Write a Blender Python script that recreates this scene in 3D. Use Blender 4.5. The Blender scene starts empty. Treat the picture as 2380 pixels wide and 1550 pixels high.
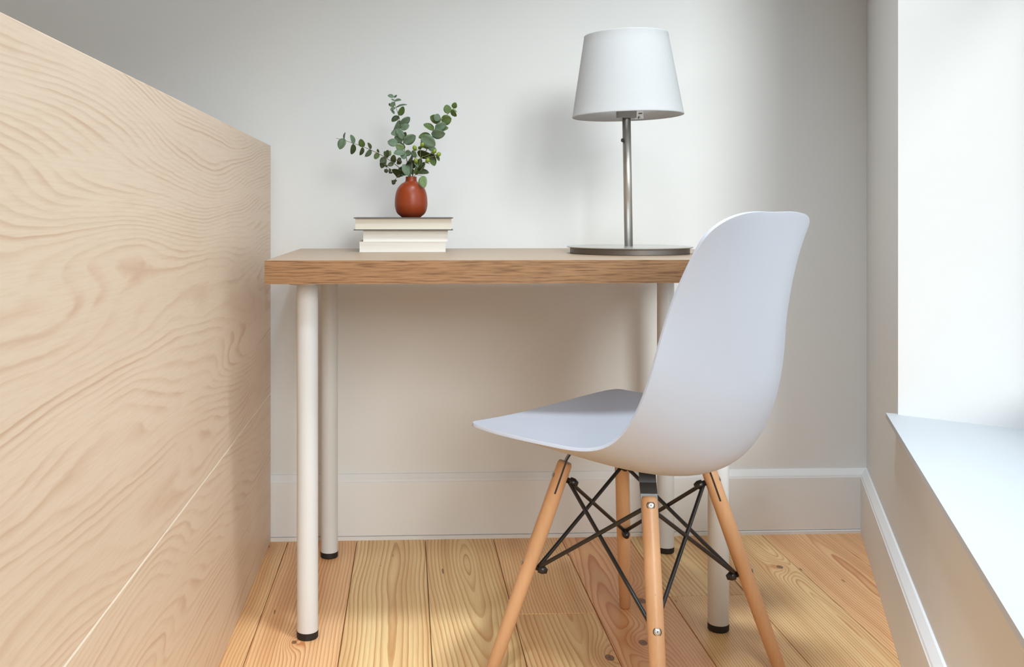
import bpy, bmesh, math, random
import numpy as np
from mathutils import Vector, Matrix

# ------------------------------------------------------------------ camera, world, light, exposure
scene = bpy.context.scene
COL = scene.collection
scene.view_settings.view_transform = 'Standard'
scene.view_settings.look = 'None'
scene.view_settings.gamma = 1.0
scene.view_settings.use_curve_mapping = False
scene.view_settings.exposure = -0.60
scene.cycles.max_bounces = 5
scene.cycles.use_light_tree = False
scene.cycles.diffuse_bounces = 4
scene.cycles.transparent_max_bounces = 12
scene.cycles.caustics_reflective = False
scene.cycles.caustics_refractive = False
scene.cycles.sample_clamp_indirect = 6.0
scene.cycles.adaptive_threshold = 0.03

cam = bpy.data.cameras.new('camera')
cam.sensor_fit = 'HORIZONTAL'
cam.sensor_width = 36.0
cam.lens = 2243.0 / 2380.0 * 36.0
cam.shift_x = (1190 - 1040) / 2380
cam.shift_y = (495 - 775) / 2380
cam.clip_start = 0.02
camo = bpy.data.objects.new('camera', cam)
COL.objects.link(camo)
camo.location = (0, 0, 0.823)
camo.rotation_euler = (math.radians(90), 0, math.radians(-2.4))
scene.camera = camo

SKY = 3.1
FILL = 18.0
world = bpy.data.worlds.new('overcast_sky')
scene.world = world
world.use_nodes = True
bg = world.node_tree.nodes['Background']
bg.inputs[0].default_value = (0.84, 0.92, 1.0, 1)
bg.inputs[1].default_value = SKY

# right wall frame: origin in the corner, T runs along the wall towards the camera, O points outdoors
W0 = Vector((1.181, 2.429, 0)); WT = Vector((-0.351, -0.936, 0)).normalized(); WO = Vector((0.936, -0.351, 0)).normalized()
def wr(s, n, z=0.0):
    return W0 + WT * s + WO * n + Vector((0, 0, z))
WIN_A, WIN_B = 0.591, 3.75          # window opening along the right wall
SILL, HEAD = 0.423, 2.08
RY = -1.5
SPLAY = 0.36

def portal(name, center, normal_in, w, h):
    l = bpy.data.lights.new(name, 'AREA'); l.shape = 'RECTANGLE'; l.size = w; l.size_y = h
    l.cycles.is_portal = True
    o = bpy.data.objects.new(name, l); COL.objects.link(o)
    z = -Vector(normal_in).normalized(); y = Vector((0, 0, 1)) if abs(z.z) < 0.9 else Vector((0, 1, 0)); x = y.cross(z)
    m = Matrix((x, y, z)).transposed().to_4x4(); m.translation = center
    o.matrix_world = m
portal('daylight_portal', wr((WIN_A + WIN_B) / 2, 0.33, (SILL + HEAD) / 2), -WO, WIN_B - WIN_A - 0.1, HEAD - SILL)
SKX, SKYL = (-1.2, 0.1), (-0.2, 1.5)      # added skylight opening, out of view, for overhead fill light
pl = portal('daylight_portal', Vector((sum(SKX) / 2, sum(SKYL) / 2, 2.90)), (0, 0, -1), SKX[1] - SKX[0], SKYL[1] - SKYL[0])
sl_ = bpy.data.lights.new('hazy_sun', 'SUN'); sl_.energy = 3.7; sl_.angle = math.radians(24); sl_.color = (0.97, 0.985, 1.0)
sun = bpy.data.objects.new('hazy_sun', sl_); COL.objects.link(sun)
sun.rotation_euler = Vector((0.20, -1.0, 0.37)).to_track_quat('Z', 'Y').to_euler(); sun.location = (4, -6, 4)

# ------------------------------------------------------------------ node helpers
class NB:
    def __init__(s, name):
        s.m = bpy.data.materials.new(name); s.m.use_nodes = True
        s.t = s.m.node_tree; s.t.nodes.clear()
        s.out = s.t.nodes.new('ShaderNodeOutputMaterial')
    def n(s, ty, **kw):
        x = s.t.nodes.new(ty)
        for k, v in kw.items(): setattr(x, k, v)
        return x
    def put(s, sock, v):
        if v is None: return
        if isinstance(v, bpy.types.NodeSocket): s.t.links.new(v, sock)
        else: sock.default_value = v
    def math(s, op, a, b=None, c=None, clamp=False):
        x = s.n('ShaderNodeMath', operation=op, use_clamp=clamp)
        s.put(x.inputs[0], a); s.put(x.inputs[1], b); s.put(x.inputs[2], c)
        return x.outputs[0]
    def add(s, a, b): return s.math('ADD', a, b)
    def mul(s, a, b): return s.math('MULTIPLY', a, b)
    def sub(s, a, b): return s.math('SUBTRACT', a, b)
    def coord(s, which='Object'):
        return s.n('ShaderNodeTexCoord').outputs[which]
    def sep(s, v):
        x = s.n('ShaderNodeSeparateXYZ'); s.put(x.inputs[0], v); return x.outputs
    def comb(s, a, b, c):
        x = s.n('ShaderNodeCombineXYZ')
        for i, v in enumerate((a, b, c)): s.put(x.inputs[i], v)
        return x.outputs[0]
    def noise(s, vec, scale=1.0, detail=2.0, rough=0.5, dist=0.0):
        x = s.n('ShaderNodeTexNoise')
        s.put(x.inputs['Vector'], vec); s.put(x.inputs['Scale'], scale); s.put(x.inputs['Detail'], detail)
        s.put(x.inputs['Roughness'], rough); s.put(x.inputs['Distortion'], dist)
        return x.outputs['Fac']
    def snoise(s, *a, **k): return s.math('MULTIPLY_ADD', s.noise(*a, **k), 2.0, -1.0)
    def attr(s, name):
        x = s.n('ShaderNodeAttribute', attribute_type='OBJECT', attribute_name=name); return x.outputs['Fac']
    def ramp(s, fac, stops, interp='LINEAR'):
        x = s.n('ShaderNodeValToRGB'); x.color_ramp.interpolation = interp
        e = x.color_ramp.elements
        while len(e) < len(stops): e.new(0.5)
        for i, (p, c) in enumerate(stops):
            e[i].position = p
            e[i].color = (c, c, c, 1) if not isinstance(c, (tuple, list)) else (*c[:3], 1)
        s.put(x.inputs[0], fac); return x.outputs[0]
    def mix(s, f, a, b, blend='MIX'):
        x = s.n('ShaderNodeMix', data_type='RGBA', blend_type=blend)
        s.put(x.inputs[0], f)
        for i, v in ((6, a), (7, b)):
            if not isinstance(v, bpy.types.NodeSocket): v = (*v[:3], 1)
            s.put(x.inputs[i], v)
        return x.outputs[2]
    def bump(s, h, strength=0.1, dist=0.001):
        x = s.n('ShaderNodeBump'); s.put(x.inputs['Height'], h); x.inputs['Strength'].default_value = strength
        x.inputs['Distance'].default_value = dist; return x.outputs[0]
    def bsdf(s, color, rough=0.5, metal=0.0, spec=0.5, normal=None, **kw):
        x = s.n('ShaderNodeBsdfPrincipled')
        if not isinstance(color, bpy.types.NodeSocket): color = (*color[:3], 1)
        s.put(x.inputs['Base Color'], color); s.put(x.inputs['Roughness'], rough); s.put(x.inputs['Metallic'], metal)
        s.put(x.inputs['Specular IOR Level'], spec)
        if normal is not None: s.put(x.inputs['Normal'], normal)
        for k, v in kw.items(): s.put(x.inputs[k.replace('_', ' ')], v)
        return x.outputs[0]
    def done(s, shader):
        s.t.links.new(shader, s.out.inputs[0]); return s.m

def srgb(r, g, b):
    f = lambda c: (c / 255) / 12.92 if c / 255 <= 0.04045 else ((c / 255 + 0.055) / 1.055) ** 2.4
    return (f(r), f(g), f(b))

def plain(name, col, rough=0.5, metal=0.0, spec=0.5, vary=0.03, scale=30.0, bump=0.0, **kw):
    b = NB(name); v = b.noise(b.coord(), scale, 1.0)
    c2 = tuple(max(0, c * (1 - 2 * vary)) for c in col)
    nm = b.bump(b.noise(b.coord(), scale * 6, 2.0), bump, 0.0006) if bump else None
    return b.done(b.bsdf(b.mix(v, c2, col), rough, metal, spec, nm, **kw))

def mat_paint(name, col, stain=0.04):
    b = NB(name); c = b.coord()
    k = b.noise(c, 5.0, 2.0, 0.6)
    base = b.mix(k, tuple(x * (1 - stain) for x in col), col)
    return b.done(b.bsdf(base, 0.55, 0, 0.3))

def mat_pine():
    b = NB('pine_plank'); x, y, z = b.sep(b.coord())[:3]
    seed = b.attr('seed')
    ys = b.add(y, b.mul(seed, 7.3))
    d1 = b.snoise(b.comb(ys, seed, 0.0), 1.6, 1.0)
    d2 = b.snoise(b.comb(ys, b.add(seed, 31.0), 0.0), 1.15, 1.0)
    loc = b.comb(b.mul(x, 14.0), b.mul(y, 4.5), seed)
    wob = b.snoise(loc, 1.0, 1.0)
    fine = b.snoise(b.comb(b.mul(x, 60.0), b.mul(y, 12.0), seed), 1.0, 2.0)
    bend = 0.0; core = 0.0; halo = 0.0
    for i in (1, 2):
        kx, ky, ks = b.attr('k%dx' % i), b.attr('k%dy' % i), b.attr('k%ds' % i)
        on = b.math('GREATER_THAN', ks, 0.0005)
        ks2 = b.math('MAXIMUM', ks, 0.0005)
        dx = b.sub(x, kx); dy = b.sub(y, ky)
        wx = b.math('DIVIDE', dx, b.mul(ks2, 2.6)); wy = b.math('DIVIDE', dy, b.mul(ks2, 5.5))
        g = b.math('EXPONENT', b.mul(b.add(b.mul(wx, wx), b.mul(wy, wy)), -1.0))
        bend = b.add(bend, b.mul(b.mul(g, on), b.mul(ks2, 3.2)))
        jx = b.add(dx, b.mul(fine, 0.002)); jy = b.add(dy, b.mul(fine, 0.003))
        dd = b.math('SQRT', b.add(b.mul(jx, jx), b.mul(b.mul(jy, jy), 0.45)))
        q = b.math('DIVIDE', dd, ks2)
        cr = b.ramp(q, [(0.0, 1.0), (0.45, 0.75), (0.62, 1.0), (0.74, 0.0)])
        core = b.add(core, b.mul(cr, on))
        halo = b.add(halo, b.mul(g, on))
    rx = b.sub(b.sub(x, b.attr('cx')), b.mul(d1, 0.030))
    rz = b.add(b.add(b.attr('cz'), b.mul(d2, 0.030)), b.mul(y, b.attr('slope')))
    R = b.math('SQRT', b.add(b.mul(rx, rx), b.mul(rz, rz)))
    R = b.add(R, b.add(bend, b.add(b.mul(wob, 0.0040), b.mul(fine, 0.0009))))
    rings = b.mul(R, b.attr('freq'))
    fr = b.math('FRACT', rings)
    late = b.ramp(fr, [(0.0, 0.0), (0.38, 0.06), (0.66, 0.45), (0.86, 1.0), (0.97, 0.75), (1.0, 0.0)])
    rn = b.noise(b.comb(b.math('FLOOR', rings), seed, 3.0), 2.37, 0.0)
    late = b.mul(late, b.math('MULTIPLY_ADD', rn, 1.15, 0.10))
    tone = b.attr('tone')
    e = b.mix(tone, srgb(243, 210, 152), srgb(240, 188, 137))
    l = b.mix(tone, srgb(190, 128, 66), srgb(196, 108, 60))
    streak = b.noise(b.comb(b.mul(x, 22.0), b.mul(y, 1.3), b.add(seed, 5.0)), 1.0, 1.0)
    e = b.mix(b.mul(b.ramp(streak, [(0.45, 0.0), (0.72, 1.0)]), 0.55), e, srgb(207, 146, 92))
    col = b.mix(b.math('MINIMUM', b.mul(late, 1.0), 1.0), e, l)
    fib = b.noise(b.comb(b.mul(x, 900.0), b.mul(y, 14.0), seed), 1.0, 0.0)
    col = b.mix(b.mul(b.sub(fib, 0.35), 0.30), col, srgb(168, 110, 62))
    col = b.mix(b.mul(halo, 0.30), col, srgb(190, 112, 60))
    col = b.mix(b.mul(core, 0.9), col, srgb(68, 32, 18))
    mk = b.ramp(b.noise(b.comb(b.mul(x, 90.0), b.mul(y, 14.0), b.add(seed, 11.0)), 1.0, 0.0), [(0.0, 1.0), (0.125, 1.0), (0.14, 0.0)])
    col = b.mix(b.mul(mk, 0.75), col, srgb(84, 52, 32))
    return b.done(b.bsdf(col, b.math('MULTIPLY_ADD', late, -0.06, 0.40), 0, 0.45))

def mat_oak(name, light, dark, along, across, kv, amp, fu=0.8, fv=2.5, lines=1.0, contrast=0.8, pores=0.25, rough=0.45, spec=0.35, seedv=0.0):
    """veneer: contour lines of a stretched noise field, along = grain axis index"""
    b = NB(name); c = b.sep(b.coord())
    u, v = c[along], c[across]
    o = [i for i in range(3) if i not in (along, across)][0]
    v = b.add(v, b.mul(c[o], 0.6))
    sd = b.add(b.attr('seed'), seedv)
    h = b.add(b.mul(v, kv), b.mul(b.snoise(b.comb(b.mul(u, fu), b.mul(v, fv), sd), 1.0, 2.0, 0.45), amp))
    h = b.add(h, b.mul(b.snoise(b.comb(b.mul(u, 5.0), b.mul(v, 16.0), sd), 1.0, 3.0, 0.55), 0.42))
    h = b.mul(h, lines)
    fr = b.math('FRACT', h)
    late = b.ramp(fr, [(0.0, 0.0), (0.42, 0.04), (0.74, 0.75), (0.84, 1.0), (0.95, 0.35), (1.0, 0.0)])
    rn = b.noise(b.comb(b.math('FLOOR', h), sd, 3.0), 2.37, 0.0)
    brk = b.noise(b.comb(b.mul(u, 2.6), b.mul(v, 34.0), b.add(sd, 9.0)), 1.0, 2.0)
    late = b.mul(late, b.mul(rn, b.ramp(brk, [(0.36, 0.10), (0.60, 1.0)])))
    col = b.mix(b.mul(late, contrast), light, dark)
    por = b.noise(b.comb(b.mul(u, 16.0), b.mul(v, 330.0), sd), 1.0, 2.0, 0.6)
    col = b.mix(b.mul(b.ramp(por, [(0.45, 0.0), (0.7, 1.0)]), pores), col, dark)
    big = b.noise(b.comb(b.mul(u, 1.0), b.mul(v, 7.0), b.add(sd, 2.0)), 1.0, 2.0)
    col = b.mix(b.mul(big, 0.35), col, tuple(0.5 * (p + q) for p, q in zip(light, dark)))
    return b.done(b.bsdf(col, rough, 0, spec))

def mat_glass():
    b = NB('window_glass')
    t = b.n('ShaderNodeBsdfTransparent'); t.inputs[0].default_value = (0.96, 0.98, 0.97, 1)
    g = b.n('ShaderNodeBsdfGlossy'); g.inputs['Roughness'].default_value = 0.02
    lw = b.n('ShaderNodeLayerWeight'); lw.inputs[0].default_value = 0.5
    fac = b.math('MULTIPLY_ADD', b.math('POWER', lw.outputs['Facing'], 5.0), 0.5, 0.03)
    mx = b.n('ShaderNodeMixShader'); b.t.links.new(fac, mx.inputs[0]); b.t.links.new(t.outputs[0], mx.inputs[1]); b.t.links.new(g.outputs[0], mx.inputs[2])
    return b.done(mx.outputs[0])

def mat_shade():
    b = NB('lampshade_fabric'); c = b.coord()
    w = b.noise(c, 260.0, 2.0)
    d = b.bsdf(b.mix(w, (0.72, 0.72, 0.72), (0.78, 0.78, 0.78)), 0.85, 0, 0.15, b.bump(w, 0.12, 0.0004))
    t = b.n('ShaderNodeBsdfTranslucent'); t.inputs[0].default_value = (0.9, 0.9, 0.9, 1)
    mx = b.n('ShaderNodeMixShader'); mx.inputs[0].default_value = 0.38
    b.t.links.new(d, mx.inputs[1]); b.t.links.new(t.outputs[0], mx.inputs[2])
    return b.done(mx.outputs[0])

def mat_brushed(name, col, rough=0.32, axis=2):
    b = NB(name); x, y, z = b.sep(b.coord())[:3]
    v = [b.mul(q, 900.0) for q in (x, y, z)]
    v[axis] = b.mul((x, y, z)[axis], 12.0)
    n = b.noise(b.comb(*v), 1.0, 2.0)
    return b.done(b.bsdf(b.mix(n, tuple(c * 0.85 for c in col), col), b.math('MULTIPLY_ADD', n, 0.16, rough), 1.0, 0.5))

def mat_pages(name, col, dark):
    b = NB(name); x, y, z = b.sep(b.coord())[:3]
    n = b.noise(b.comb(b.mul(x, 4.0), b.mul(y, 4.0), b.mul(z, 2600.0)), 1.0, 3.0)
    n2 = b.noise(b.comb(b.mul(x, 9.0), b.mul(y, 9.0), b.mul(z, 420.0)), 1.0, 3.0)
    col_ = b.mix(b.ramp(n, [(0.35, 0.0), (0.75, 1.0)]), col, dark)
    return b.done(b.bsdf(b.mix(b.mul(n2, 0.25), col_, dark), 0.8, 0, 0.2, b.bump(n, 0.25, 0.0003)))

def mat_leaf(name, col, col2, back):
    b = NB(name); c = b.coord('Generated'); x, y, z = b.sep(c)[:3]
    n = b.noise(b.coord(), 160.0, 3.0)
    base = b.mix(n, col2, col)
    g = b.n('ShaderNodeNewGeometry').outputs['Backfacing']
    base = b.mix(g, base, back)
    d = b.bsdf(base, 0.48, 0, 0.4, b.bump(b.noise(b.coord(), 500.0, 2.0), 0.15, 0.0003))
    t = b.n('ShaderNodeBsdfTranslucent'); b.put(t.inputs[0], b.mix(0.5, base, srgb(120, 150, 60)))
    mx = b.n('ShaderNodeMixShader'); mx.inputs[0].default_value = 0.18
    b.t.links.new(d, mx.inputs[1]); b.t.links.new(t.outputs[0], mx.inputs[2])
    return b.done(mx.outputs[0])

def mat_legwood():
    b = NB('beech_leg'); x, y, z = b.sep(b.coord())[:3]
    n = b.noise(b.comb(b.mul(x, 260.0), b.mul(y, 260.0), b.mul(z, 7.0)), 1.0, 3.0)
    n2 = b.noise(b.comb(b.mul(x, 30.0), b.mul(y, 30.0), b.mul(z, 4.0)), 1.0, 2.0)
    col = b.mix(n, srgb(204, 158, 118), srgb(218, 174, 134))
    col = b.mix(b.mul(n2, 0.35), col, srgb(194, 138, 94))
    sc = b.ramp(b.noise(b.comb(b.mul(x, 150.0), b.mul(y, 150.0), b.mul(z, 16.0)), 1.0, 3.0, 0.7), [(0.0, 1.0), (0.235, 1.0), (0.26, 0.0)])
    col = b.mix(b.mul(sc, 0.7), col, srgb(90, 50, 30))
    return b.done(b.bsdf(col, 0.38, 0, 0.45))

M = {
    'wall': mat_paint('white_wall_paint', srgb(230, 229, 227)),
    'trim': mat_paint('white_trim_paint', srgb(233, 232, 231), 0.03),
    'sill': mat_paint('white_sill_paint', srgb(190, 192, 195), 0.02),
    'ceil': plain('ceiling_paint', srgb(232, 231, 228), 0.7),
    'gapdark': plain('dark_gap', srgb(58, 44, 34), 0.9),
    'pine': mat_pine(),
    'panel': mat_oak('pale_oak_panel', srgb(225, 204, 181), srgb(186, 142, 108), 1, 2, 46.0, 14.0, 0.55, 3.1, 1.7, 0.95, 0.16, 0.42, 0.35),
    'panelcore': plain('pale_core', srgb(248, 240, 226), 0.7),
    'desk': mat_oak('oak_desk_top', srgb(178, 152, 126), srgb(148, 116, 86), 0, 1, 30.0, 4.0, 0.8, 2.5, 1.0, 0.5, 0.15, 0.36, 0.45),
    'edge': mat_oak('oak_desk_edge', srgb(162, 121, 84), srgb(80, 48, 28), 0, 2, 190.0, 1.6, 1.6, 10.0, 1.0, 0.7, 0.75, 0.5, 0.3),
    'whitesteel': plain('white_powder_coat', srgb(214, 214, 214), 0.35, 0, 0.45, 0.01),
    'rubber': plain('black_rubber', srgb(30, 27, 26), 0.6),
    'nickel': mat_brushed('brushed_nickel', srgb(200, 195, 189), 0.36, 2),
    'nickelflat': mat_brushed('brushed_nickel_plate', srgb(230, 228, 224), 0.22, 0),
    'darksteel': mat_brushed('dark_base_steel', srgb(128, 121, 116), 0.42, 0),
    'holder': plain('satin_nickel', srgb(146, 142, 138), 0.45, 0.3),
    'knob': plain('dark_knob', srgb(66, 62, 60), 0.4, 0.4),
    'shade': mat_shade(),
    'sticker': plain('sticker_paper', srgb(232, 230, 226), 0.6),
    'ink': plain('ink', srgb(60, 60, 64), 0.6),
    'plastic': plain('white_plastic_shell', srgb(183, 184, 192), 0.42, 0, 0.4, 0.005),
    'beech': mat_legwood(),
    'blacksteel': plain('black_steel', srgb(26, 23, 23), 0.32, 0.0, 0.6, 0.05),
    'zinc': mat_brushed('zinc_bolt', srgb(205, 205, 202), 0.25, 2),
    'terracotta': plain('terracotta_glaze', srgb(150, 60, 24), 0.36, 0, 0.4, 0.08, 40.0, 0.02),
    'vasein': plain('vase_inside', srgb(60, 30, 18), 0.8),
    'pages': mat_pages('book_pages_cream', srgb(226, 217, 202), srgb(198, 186, 168)),
    'pages2': mat_pages('book_pages_white', srgb(234, 228, 220), srgb(210, 202, 192)),
    'cover': plain('grey_book_cloth', srgb(104, 98, 96), 0.7, 0, 0.3, 0.06, 400.0, 0.1),
    'paper': plain('pale_book_cover', srgb(232, 226, 216), 0.5),
    'glass': mat_glass(),
    'leafgrey': mat_leaf('leaf_blue_green', srgb(124, 142, 112), srgb(92, 114, 90), srgb(132, 142, 120)),
    'leafgreen': mat_leaf('leaf_green', srgb(106, 126, 66), srgb(78, 100, 48), srgb(114, 128, 84)),
    'leafpale': mat_leaf('leaf_pale_green', srgb(150, 170, 118), srgb(124, 150, 98), srgb(150, 168, 124)),
    'leafdark': mat_leaf('leaf_dark_olive', srgb(78, 86, 50), srgb(56, 66, 36), srgb(92, 102, 68)),
    'stem': plain('green_stem', srgb(120, 134, 76), 0.5),
    'stemdark': plain('brown_stem', srgb(92, 88, 62), 0.6),
    'berry': plain('green_berry', srgb(134, 152, 42), 0.28, 0, 0.5, 0.12, 120.0),
    'bud': plain('dark_bud', srgb(74, 72, 46), 0.7, 0, 0.3, 0.2, 300.0),
    'pavement': plain('pavement', srgb(120, 118, 114), 0.9),
}

# ------------------------------------------------------------------ mesh helpers
def new_obj(name, me, mat=None, parent=None):
    o = bpy.data.objects.new(name, me); COL.objects.link(o)
    if mat is not None:
        me.materials.clear(); me.materials.append(M[mat] if isinstance(mat, str) else mat)
    if parent is not None: o.parent = parent
    return o
def from_bm(name, bm, mat, parent=None, smooth=False):
    bmesh.ops.recalc_face_normals(bm, faces=bm.faces)
    me = bpy.data.meshes.new(name); bm.to_mesh(me); bm.free()
    if smooth:
        for p in me.polygons: p.use_smooth = True
    return new_obj(name, me, mat, parent)
def empty(name, loc, label, cat, group=None):
    o = bpy.data.objects.new(name, None); COL.objects.link(o); o.location = loc; o.empty_display_size = 0.05
    tag(o, label, cat, group); return o
def tag(o, label, cat=None, group=None):
    o['label'] = label
    if cat: o['category'] = cat
    if group: o['group'] = group
    return o
def structure(o):
    o['kind'] = 'structure'; return o
def add_box(bm, x0, x1, y0, y1, z0, z1, bev=0.0):
    t = bmesh.new()
    vs = [t.verts.new((x, y, z)) for z in (z0, z1) for y in (y0, y1) for x in (x0, x1)]
    for f in ((0, 2, 3, 1), (4, 5, 7, 6), (0, 1, 5, 4), (2, 6, 7, 3), (0, 4, 6, 2), (1, 3, 7, 5)):
        t.faces.new([vs[i] for i in f])
    if bev > 0: bmesh.ops.bevel(t, geom=list(t.edges), offset=bev, segments=2, affect='EDGES', profile=0.6)
    merge(bm, t)
def merge(bm, t):
    bmesh.ops.recalc_face_normals(t, faces=t.faces)
    m = {}
    for v in t.verts: m[v] = bm.verts.new(v.co)
    for f in t.faces:
        try:
            g = bm.faces.new([m[v] for v in f.verts]); g.smooth = f.smooth
        except ValueError: pass
    t.free()
def box(name, mat, parent, x0, x1, y0, y1, z0, z1, bev=0.0):
    bm = bmesh.new(); add_box(bm, x0, x1, y0, y1, z0, z1, bev); return from_bm(name, bm, mat, parent)
def add_prism(bm, poly, z0, z1):
    a = [bm.verts.new((p[0], p[1], z0)) for p in poly]; b = [bm.verts.new((p[0], p[1], z1)) for p in poly]
    bm.faces.new(a[::-1]); bm.faces.new(b)
    n = len(poly)
    for i in range(n): bm.faces.new((a[i], a[(i + 1) % n], b[(i + 1) % n], b[i]))
def add_lathe(bm, prof, seg=32, center=(0, 0), cap=True):
    rings = []
    for r, z in prof:
        if r < 1e-6: rings.append([bm.verts.new((center[0], center[1], z))])
        else: rings.append([bm.verts.new((center[0] + r * math.cos(2 * math.pi * k / seg), center[1] + r * math.sin(2 * math.pi * k / seg), z)) for k in range(seg)])
    for a, b in zip(rings[:-1], rings[1:]):
        for k in range(seg):
            k2 = (k + 1) % seg
            if len(a) == 1 and len(b) == 1: continue
            if len(a) == 1: f = (a[0], b[k2], b[k])
            elif len(b) == 1: f = (a[k], a[k2], b[0])
            else: f = (a[k], a[k2], b[k2], b[k])
            bm.faces.new(f).smooth = True
def lathe(name, mat, parent, prof, seg=32, center=(0, 0)):
    bm = bmesh.new(); add_lathe(bm, prof, seg, center)
    bmesh.ops.recalc_face_normals(bm, faces=bm.faces)
    me = bpy.data.meshes.new(name); bm.to_mesh(me); bm.free()
    o = new_obj(name, me, mat, parent)
    sharp(o); return o
def sharp(o, ang=38):
    me = o.data
    for p in me.polygons: p.use_smooth = True
    bm = bmesh.new(); bm.from_mesh(me)
    for e in bm.edges:
        if len(e.link_faces) == 2 and e.calc_face_angle(0) > math.radians(ang): e.smooth = False
    bm.to_mesh(me); bm.free()
def add_tube(bm, pts, radii, seg=12, cap=True):
    pts = [Vector(p) for p in pts]
    if not isinstance(radii, (list, tuple)): radii = [radii] * len(pts)
    rings = []
    prev = None
    for i, p in enumerate(pts):
        d = (pts[min(i + 1, len(pts) - 1)] - pts[max(i - 1, 0)]).normalized()
        if prev is None:
            u = Vector((0, 1, 0)) if abs(d.y) < 0.9 else Vector((1, 0, 0))
            a = d.cross(u).normalized()
        else: a = (prev - d * prev.dot(d)).normalized()
        prev = a; b = d.cross(a)
        rings.append([bm.verts.new(p + (a * math.cos(2 * math.pi * k / seg) + b * math.sin(2 * math.pi * k / seg)) * radii[i]) for k in range(seg)])
    for r0, r1 in zip(rings[:-1], rings[1:]):
        for k in range(seg):
            bm.faces.new((r0[k], r0[(k + 1) % seg], r1[(k + 1) % seg], r1[k])).smooth = True
    if cap: bm.faces.new(rings[0][::-1]); bm.faces.new(rings[-1])
def tube(name, mat, parent, pts, radii, seg=12):
    bm = bmesh.new(); add_tube(bm, pts, radii, seg)
    bmesh.ops.recalc_face_normals(bm, faces=bm.faces)
    me = bpy.data.meshes.new(name); bm.to_mesh(me); bm.free()
    return new_obj(name, me, mat, parent)
def crom(pts, n):
    """Catmull-Rom through points"""
    P = [Vector(p) for p in pts]; P = [P[0] * 2 - P[1]] + P + [P[-1] * 2 - P[-2]]
    out = []
    for i in range(1, len(P) - 2):
        for k in range(n):
            t = k / n
            out.append(0.5 * ((2 * P[i]) + (P[i + 1] - P[i - 1]) * t + (2 * P[i - 1] - 5 * P[i] + 4 * P[i + 1] - P[i + 2]) * t * t + (3 * P[i] - P[i - 1] - 3 * P[i + 1] + P[i + 2]) * t ** 3))
    out.append(P[-2]); return out

# ------------------------------------------------------------------ room shell
WALL_Y = 2.453; BB_Y = 2.437; XL = -2.9; YR = RY; CEIL = 2.75; XR = 0.27
structure(box('wall_back', 'wall', None, XL - 0.15, 1.60, WALL_Y, WALL_Y + 0.15, -0.05, CEIL))
structure(box('wall_left', 'wall', None, XL - 0.15, XL, YR - 0.3, WALL_Y, -0.05, CEIL))
structure(box('wall_rear', 'wall', None, XL, 0.2, YR - 0.3, YR, -0.05, CEIL))
bm = bmesh.new()
for xa, xb, ya, yb in ((XL - 0.15, SKX[0], YR - 0.3, WALL_Y + 0.15), (*SKX, YR - 0.3, SKYL[0]), (*SKX, SKYL[1], WALL_Y + 0.15)):
    add_box(bm, xa, xb, ya, yb, CEIL, CEIL + 0.12)
add_prism(bm, [(SKX[1], YR, 0), wr(4.2, 0.38), wr(-0.1, 0.38), (SKX[1], WALL_Y + 0.15, 0)], CEIL, CEIL + 0.12)
ceil = structure(from_bm('ceiling', bm, 'ceil'))
# added fill lamps above the view to brighten seat, floor and walls: ring, lamp
for dx_, dy_, dk_, ds_ in ((0.40, 1.28, 1.05, 90), (-0.02, 0.20, 1.35, 115)):
    rg_ = lathe('fill_lamp_ring', 'sill', ceil, [(0.150, CEIL - 0.006), (0.190, CEIL - 0.006), (0.195, CEIL), (0.150, CEIL), (0.150, CEIL - 0.006)], 32, (dx_, dy_))
    dl = bpy.data.lights.new('fill_lamp', 'AREA'); dl.shape = 'DISK'; dl.size = 0.30; dl.energy = FILL * dk_; dl.spread = math.radians(ds_); dl.color = (0.77, 0.895, 1.0)
    do = bpy.data.objects.new('fill_lamp', dl); COL.objects.link(do); do.location = (dx_, dy_, CEIL - 0.008)
# window wall on the right
bm = bmesh.new()
TH = 0.38; DZ = SPLAY * 0.24; SEND = 4.25
add_prism(bm, [wr(-0.03, 0), wr(SEND, 0), wr(SEND, TH), wr(-0.03, TH)], -0.05, SILL - 0.012)
add_prism(bm, [wr(-0.03, 0), wr(SEND, 0), wr(SEND, TH), wr(-0.03, TH)], HEAD, CEIL)
add_prism(bm, [wr(-0.03, 0), wr(WIN_A, 0), wr(WIN_A + DZ, 0.24), wr(WIN_A + DZ, TH), wr(-0.03, TH)], SILL - 0.012, HEAD)
add_prism(bm, [wr(WIN_B, 0), wr(SEND, 0), wr(SEND, TH), wr(WIN_B - DZ, TH), wr(WIN_B - DZ, 0.24)], SILL - 0.012, HEAD)
structure(from_bm('wall_right', bm, 'wall'))
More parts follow.
